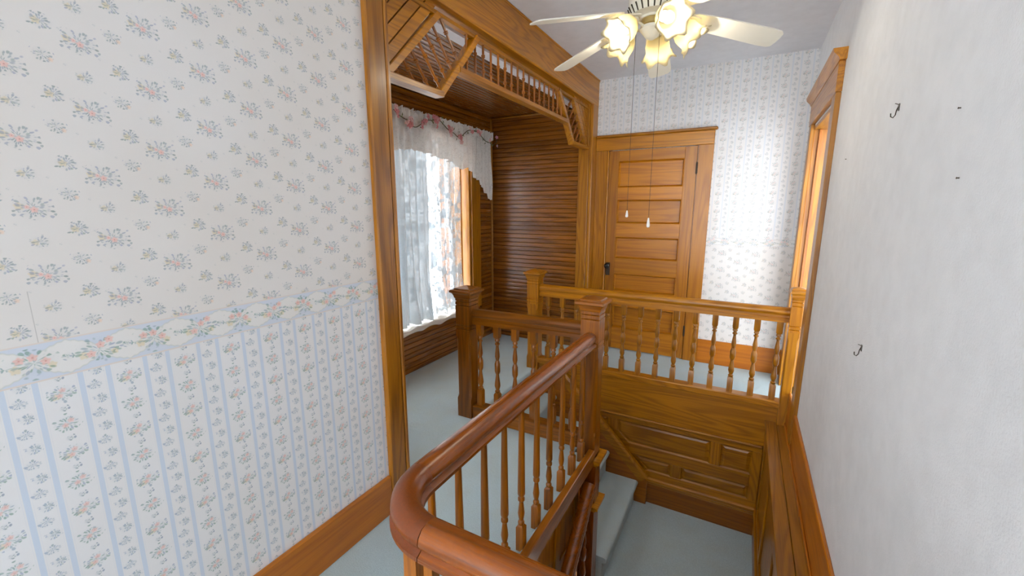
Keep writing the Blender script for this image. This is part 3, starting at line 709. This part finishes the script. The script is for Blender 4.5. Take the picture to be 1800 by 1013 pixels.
# slanted spindles, square to the diagonals
for m_ in (False, True):
    k = mir if m_ else (lambda y: y); sgn = -1 if m_ else 1
    d1v = Vector((0, yt0-1.50, ZT-ZB-.01)).normalized()
    for j in range(7):
        # start on the left diagonal and run right-down at ~62 degrees until the right diagonal
        s0 = (j+.75)/6.6; ys0 = 1.50+(yt0-1.51)*s0; zs0 = ZB+.02+(ZT-ZB-.02)*s0
        if s0 > 1: ys0 = yt0+(s0-1)*1.5*(yt1-yt0); zs0 = ZT
        dy, dz = .30, -.335
        # intersect with right diagonal or bottom rail
        tmax = 1.0
        for t in [i/200 for i in range(1, 400)]:
            yy, zz = ys0+dy*t, zs0+dz*t
            yd = (yb1-.012)+(zz-ZB)*(yt1-yb1+.012)/(ZT-ZB)
            if zz < ZB+.012 or yy > yd-.012: tmax = t; break
        p0 = Vector((0, k(ys0)-L.y, zs0-L.z)); p1 = Vector((0, k(ys0+dy*tmax)-L.y, zs0+dz*tmax-L.z)); ln = (p1-p0).length
        if ln < .03: continue
        o = link('spindle', ring_spindle('spindle', ln, ((ln*.35, ln*.8) if ln > .2 else (ln*.5,))), fr); o.location = p0
        o.rotation_euler = Vector((0, 0, 1)).rotation_difference((p1-p0).normalized()).to_euler()
# corner boards in the triangles, laid along the diagonal
for m_ in (False, True):
    k = mir if m_ else (lambda y: y)
    a0, b0 = (1.472, ZB-.0), (yt0-.02, ZT+.02)
    nb_ = 5; 
    for i in range(nb_):
        f0, f1_ = i/nb_, (i+1)/nb_
        # offset lines towards the top corner (1.472, ZT+.03)
        def pt(f): return (1.472, ZB+(ZT+.03-ZB)*f), (1.472+(yt0-.02-1.472)*(1-f), ZT+.03)
        (p, q_), (r_, s_) = pt(f0+.012), pt(f1_-.012)
        poly = [p, q_, s_, r_] if i < nb_-1 else [p, q_, (1.472, ZT+.03)]
        MB().prism([(k(y)-L.y, z-L.z) for y, z in poly], 'x', -.012, .006).build('corner_board', OAK['y'], fr)
    MB().prism([(k(y)-L.y, z-L.z) for y, z in ((1.472, ZB), (yt0-.02, ZT+.03), (1.472, ZT+.03))], 'x', -.016, -.010).build('corner_backing', BEAD['y'], fr)

# ================================================================== CEILING FAN
FC = Vector((-.515, 2.42, ZC))
fan = thing('ceiling_fan', FC, 'white five bladed ceiling fan with lit ruffled glass shades', 'ceiling fan')
MB().lathe([(.07, 0), (.07, -.02), (.05, -.06), (.018, -.07), (.016, -.14)], 24).build('canopy', WHITE_PAINT, fan, True)
MB().lathe([(.03, -.13), (.09, -.14), (.115, -.165), (.12, -.20), (.12, -.25), (.105, -.28), (.06, -.29), (.06, -.30)], 32).build('motor_housing', WHITE_PAINT, fan, True)
vm = MB().box(-.002, -.0035, -.02, .003, .0035, .02, b=.001).mesh('vent_slot', DARK_GAP)
for i in range(24):
    a = 2*PI*i/24; o = link('vent_slot', vm, fan); o.location = (.1135*math.cos(a), .1135*math.sin(a), -.262); o.rotation_euler = (0, math.radians(32), a)
MB().lathe([(.05, -.295), (.052, -.30), (.052, -.325), (.045, -.332)], 24).build('switch_housing', BRASSY, fan, True)
MB().lathe([(.045, -.33), (.058, -.335), (.06, -.348), (.05, -.36), (.03, -.385), (.012, -.395)], 24).build('light_fitter', WHITE_PAINT, fan, True)
def blade_mesh():
    q = MB(); pts = []; r0, r1 = .19, .665
    half = [(r0, .035), (r0+.03, .052), (r0+.12, .062), (r1-.06, .069), (r1-.02, .064), (r1-.004, .05), (r1, .02)]
    pts = [(x, y) for x, y in half]+[(x, -y) for x, y in half[::-1]]
    q.prism(pts, 'z', -.003, .003); return q.mesh('blade', WHITE_PAINT)
def iron_mesh():
    q = MB(); q.prism([(.07, .012), (.11, .014), (.16, .03), (.205, .04), (.24, .034), (.25, 0), (.24, -.034), (.205, -.04), (.16, -.03), (.11, -.014), (.07, -.012)], 'z', -.010, -.0035)
    q.lathe([(.007, -.012), (.007, -.015)], 8, (.215, .02, 0)); q.lathe([(.007, -.012), (.007, -.015)], 8, (.215, -.02, 0)); return q.mesh('blade_iron', WHITE_PAINT)
bme, ime = blade_mesh(), iron_mesh()
BL = [(-133, .135, 1.0), (-201, .135, 1.0), (-264, .135, 1.0), (-331, .135, 1.0), (-405, .135, 1.0)]
for ang, droop, sc in BL:
    o = link('blade', bme, fan); o.location = (0, 0, -.262)
    o.rotation_mode = 'XYZ'; a = math.radians(ang)
    M = Matrix.Rotation(a, 4, 'Z') @ Matrix.Rotation(math.atan(droop/.66), 4, 'Y') @ Matrix.Rotation(math.radians(-12), 4, 'X')
    o.rotation_euler = M.to_euler(); o.scale = (sc, 1, 1)
    link('blade_iron', ime, o)
def shade_mesh():
    q = MB(); seg = 48; prof = [(.022, 0), (.028, .004), (.043, .022), (.053, .045), (.054, .066), (.053, .083), (.060, .098), (.074, .110)]
    vs = []
    for j, (r_, z) in enumerate(prof):
        t = max(0, (j-4)/3.0)
        for i in range(seg):
            a = 2*PI*i/seg; w = math.cos(6*a); rr = r_+.007*t*w+.003*t*math.cos(12*a+1); zz = z+.011*t*t*math.cos(6*a+.6)
            vs.append((rr*math.cos(a), rr*math.sin(a), zz))
    fs = [(j*seg+i, j*seg+(i+1) % seg, (j+1)*seg+(i+1) % seg, (j+1)*seg+i) for j in range(len(prof)-1) for i in range(seg)]
    q.add(vs, fs); return q.mesh('shade', FROST, 'all')
sme = shade_mesh()
bume = MB().lathe([(.012, .0), (.013, .02), (.02, .035), (.025, .052), (.022, .068), (.012, .077), (.002, .079)], 16).mesh('bulb', BULB, 'all')
some = MB().lathe([(.016, -.03), (.018, -.026), (.018, -.012), (.026, -.004), (.026, .006), (.02, .008)], 16).mesh('socket', WHITE_PAINT, True)
cam_az = math.atan2(-FC.y, -FC.x)
for i, (dr, tilt) in enumerate(((24, 64), (96, 48), (168, 46), (240, 46), (312, 52))):
    a = cam_az+math.radians(dr); arm_r = .125; zc = -.335
    d = Vector((math.cos(a), math.sin(a), 0)); base = d*arm_r+Vector((0, 0, zc))
    q = MB().tube([d*.04+Vector((0, 0, -.345)), d*.075+Vector((0, 0, -.332)), d*.11+Vector((0, 0, -.324)), base+Vector((0, 0, .004))], .007, 8); arm = q.build('light_arm', WHITE_PAINT, fan, True)
    ax = (d*math.sin(math.radians(tilt))+Vector((0, 0, -math.cos(math.radians(tilt))))).normalized()
    rot = Vector((0, 0, 1)).rotation_difference(ax).to_euler()
    so = link('socket', some, arm); so.location = base; so.rotation_euler = rot
    sh = link('shade', sme, fan); sh.location = base; sh.rotation_euler = rot; sh.scale = (1.12, 1.12, 1.12)
    sd = sh.modifiers.new('thickness', 'SOLIDIFY'); sd.thickness = .0025
    bu = link('bulb', bume, sh)
    ld = bpy.data.lights.new('bulb_light', 'POINT'); ld.energy = BULB_WATTS; ld.color = (1.0, .92, .80); ld.shadow_soft_size = .02
    lo_ = bpy.data.objects.new('bulb_light', ld); COL.objects.link(lo_); lo_.location = FC+base+ax*.088
for (dx, dy, zz) in ((-.075, -.02, -1.26), (.04, -.0, -1.30)):
    pts = [(dx, dy, -.33), (dx, dy, (zz-.33)/2), (dx, dy, zz)]
    ch = MB().tube(pts, .0011, 6).build('pull_chain', IRON, fan, True)
    MB().lathe([(.0035, 0), (.005, -.006), (.0075, -.022), (.0095, -.04), (.008, -.05), (.002, -.053)] if dx > 0 else [(.003, 0), (.004, -.004), (.006, -.014), (.0078, -.03), (.0066, -.036), (.002, -.038)], 12, (dx, dy, zz)).build('pull_knob', CERAMIC, ch, True)

# ================================================================== CURTAINS, GARLAND, SMALL THINGS
def cloth(name, fn, nu, nv, mat, parent=None, us=1., vs=1.):
    v = [fn(i/nu, j/nv) for j in range(nv+1) for i in range(nu+1)]
    f = [(j*(nu+1)+i, j*(nu+1)+i+1, (j+1)*(nu+1)+i+1, (j+1)*(nu+1)+i) for j in range(nv) for i in range(nu)]
    me = bpy.data.meshes.new(name); me.from_pydata(v, [], f); me.materials.append(mat)
    uv = me.uv_layers.new(name='UVMap')
    for lp in me.loops:
        i = lp.vertex_index; uv.data[lp.index].uv = ((i % (nu+1))/nu*us, (i//(nu+1))/nv*vs)
    me.polygons.foreach_set('use_smooth', [True]*len(me.polygons)); return link(name, me, parent)
def nz(x, s=0): return math.sin(x*1.7+s)+.6*math.sin(x*3.1+1.3*s)+.35*math.sin(x*6.3+2.1*s)
def panel_fn(y0, y1, ztop, zbot, gather, x0, amp, folds, s, flare=.05):
    def fn(u, v):
        z = ztop+(zbot-ztop)*v; y = y0+(y1-y0)*u+gather*v*(u-.5)
        x = x0+amp*(.35+.65*v)*math.sin(folds*2*PI*u+s+.6*math.sin(3*v+s))+amp*.4*nz(u*folds*2.3+v*2, s)+flare*max(0, v-.8)*5*(.5+.5*math.sin(folds*PI*u+s))
        if v > .985: z += .006*math.sin(u*folds*9)
        return (x, y, z)
    return fn
c1 = thing('lace_curtain', (-2.66, 2.98, .41), 'gathered white lace curtain bunched at the side of the window', 'curtain')
def cpart(par, name, fn, *a, **k):
    L = par.location; o = cloth(name, lambda u, v: tuple(Vector(fn(u, v))-L), *a, parent=par, **k); return o
cpart(c1, 'panel', panel_fn(2.55, 3.15, 2.24, .432, .03, -2.65, .026, 7, .4), 150, 60, LACE, us=.7*2, vs=1.8)
c2 = thing('lace_curtain', (-2.68, 3.45, .41), 'sheer white lace curtain over the window glass', 'curtain')
cpart(c2, 'panel', panel_fn(3.19, 3.73, 2.24, .432, -.03, -2.69, .020, 6, 2.1, .06), 150, 60, SHEER, us=.6*1.5, vs=1.8)
va = thing('lace_valance', (-2.555, 2.9, 2.3), 'white lace valance with stepped tail and ruffled heading', 'curtain')
def vbot(y):
    yy = y if y > 2.9 else 5.8-y
    if yy < 3.45: zb = 1.98-.10*(yy-2.9)
    elif yy < 3.72: zb = 1.925-.06*math.sin((yy-3.45)/.27*PI)
    else:
        st_ = (yy-3.72)/.44; zb = 1.87-.35*(math.floor(st_*5)/5*.75+.25*st_)
    return zb+.014*abs(math.sin(yy*26))
def vfn(u, v):
    y = 1.66+(4.15-1.66)*u; zt = 2.285; z = zt+(vbot(y)-zt)*v
    x = -2.552+.016*math.sin(u*2*PI*30)*(.5+.5*v)+.009*nz(u*44+v*1.5)
    return (x, y, z)
cpart(va, 'drop', vfn, 420, 30, VAL, us=4., vs=.8)
def rfn(u, v):
    y = 1.64+(4.17-1.64)*u; z = 2.225+.085*v+.006*math.sin(u*611)
    x = -2.543+.016*math.sin(u*2*PI*58)*(.4+abs(v-.45))+.012*math.sin(u*2*PI*23+1)
    return (x, y, z)
cpart(va, 'ruffle', rfn, 520, 6, VAL, us=4., vs=.1)
MB().tube([(-.012, 1.60-2.9, -.04), (-.012, 4.19-2.9, -.04)], .009, 8).build('curtain_rod', WHITE_PAINT, va, True)
MB().tube([(-.04, 4.185-2.9, -.04), (-.012, 4.185-2.9, -.04)], .008, 8).build('rod_bracket', WHITE_PAINT, va, True)
# garland
ga = thing('flower_garland', (-2.50, 3.4, 2.2), 'pink silk blossom garland pinned along the valance heading', 'garland')
L = ga.location
def gp(u): 
    y = 2.62+(4.2-2.62)*u; return Vector((-2.505+.012*math.sin(u*31), y, 2.225+.05*math.sin(u*2*PI*2.6+2.4)-.012*math.sin(u*47)))
MB().tube([gp(i/80)-L for i in range(81)], .0035, 6).build('vine', VINE, ga, True)
def blossom_mesh(m):
    q = MB()
    for i in range(5):
        a = 2*PI*i/5; d = Vector((0, math.cos(a), math.sin(a))); s_ = Vector((0, -math.sin(a), math.cos(a)))
        q.add([Vector((.004, 0, 0)), d*.012+s_*.009+Vector((.006, 0, 0)), d*.022+Vector((.002, 0, 0))+s_*.006, d*.022-s_*.006+Vector((.002, 0, 0)), d*.012-s_*.009+Vector((.006, 0, 0))], [(0, 1, 2, 3, 4)])
    q.lathe([(.004, .004), (.004, .010), (.001, .012)], 6, M=Matrix.Rotation(PI/2, 4, 'Y')); return q.mesh('blossom', m)
lm = MB().add([(0, 0, 0), (.004, .012, .007), (.002, .032, 0), (.004, .012, -.007)], [(0, 1, 2, 3)]).mesh('leaf', LEAFM)
bms = [blossom_mesh(PETAL), blossom_mesh(PETAL), blossom_mesh(PETAL2)]
for i in range(54):
    u = random.random(); cl = round(u*9)/9; u = u*.35+cl*.65
    p = gp(min(1, u))-L+Vector((random.uniform(.004, .022), random.gauss(0, .012), random.gauss(0, .022)))
    o = link('blossom', bms[i % 3], ga); o.location = p; o.rotation_euler = (random.uniform(0, 6), random.uniform(-.5, .5), random.uniform(-.6, .6)); k = random.uniform(.75, 1.15); o.scale = (k, k, k)
for i in range(36):
    p = gp(random.random())-L+Vector((.006, random.gauss(0, .01), random.gauss(0, .012)))
    o = link('leaf', lm, ga); o.location = p; o.rotation_euler = (random.uniform(0, 6.3), random.uniform(-.4, .4), 0)
# runner on the seat
def runner(u, v):
    y = 2.03+1.73*u; over = .028*nz(u*9, 1)*.35
    x0_, x1_ = SX+.03, AW+.03+over*.4
    x = x0_+(x1_-x0_)*min(1, v*1.15); z = WZ0+.012+.007*nz(u*13+v*5)*.5+.006*math.sin(u*40+v*9)*v
    if v > .88: z -= (v-.88)*.30; 
    return (x, y, max(z, WZ0+.004) if v < .9 else z)
rn = cloth('seat_runner', runner, 120, 26, plain('cream_lace_cloth', (232, 226, 216), .9))
tag(rn, 'rumpled cream cloth laid along the window seat', 'cloth')
rn.modifiers.new('thickness', 'SOLIDIFY').thickness = .003

# picture hooks and nails on the right wall
def hook(y, z, label):
    h = thing('picture_hook', (XR, y, z), label, 'hook')
    MB().box(-.003, -.006, -.002, 0, .006, .02, b=.001).build('plate', WIRE, h)
    MB().tube([(-.002, 0, .012), (-.006, 0, .0), (-.007, .001, -.014), (-.012, .001, -.022), (-.018, .001, -.018), (-.019, .001, -.008)], .0016, 6).build('wire', IRON, h, True)
    MB().tube([(0, 0, .016), (-.012, 0, .021)], .0013, 6).build('nail', WIRE, h, True)
hook(1.838, 1.805, 'small bent picture hook set high on the white wall')
hook(1.818, 1.010, 'small bent picture hook set low on the white wall above the ledge')
nm = MB().lathe([(.0015, 0), (.0012, .004), (.0022, .004), (.0022, .005)], 8, M=Matrix.Rotation(-PI/2, 4, 'Y')).mesh('nail', IRON)
for (y, z, lb) in ((2.612, 1.729, 'bare nail head closest to the oak doorway in the white wall'), (1.344, 1.717, 'upper of two neighbouring bare nail heads in the white wall'), (1.282, 1.563, 'lower of two neighbouring bare nail heads in the white wall')):
    tag(_at(link('nail', nm), (XR, y, z)), lb, 'nail', 'nails left in the white wall')
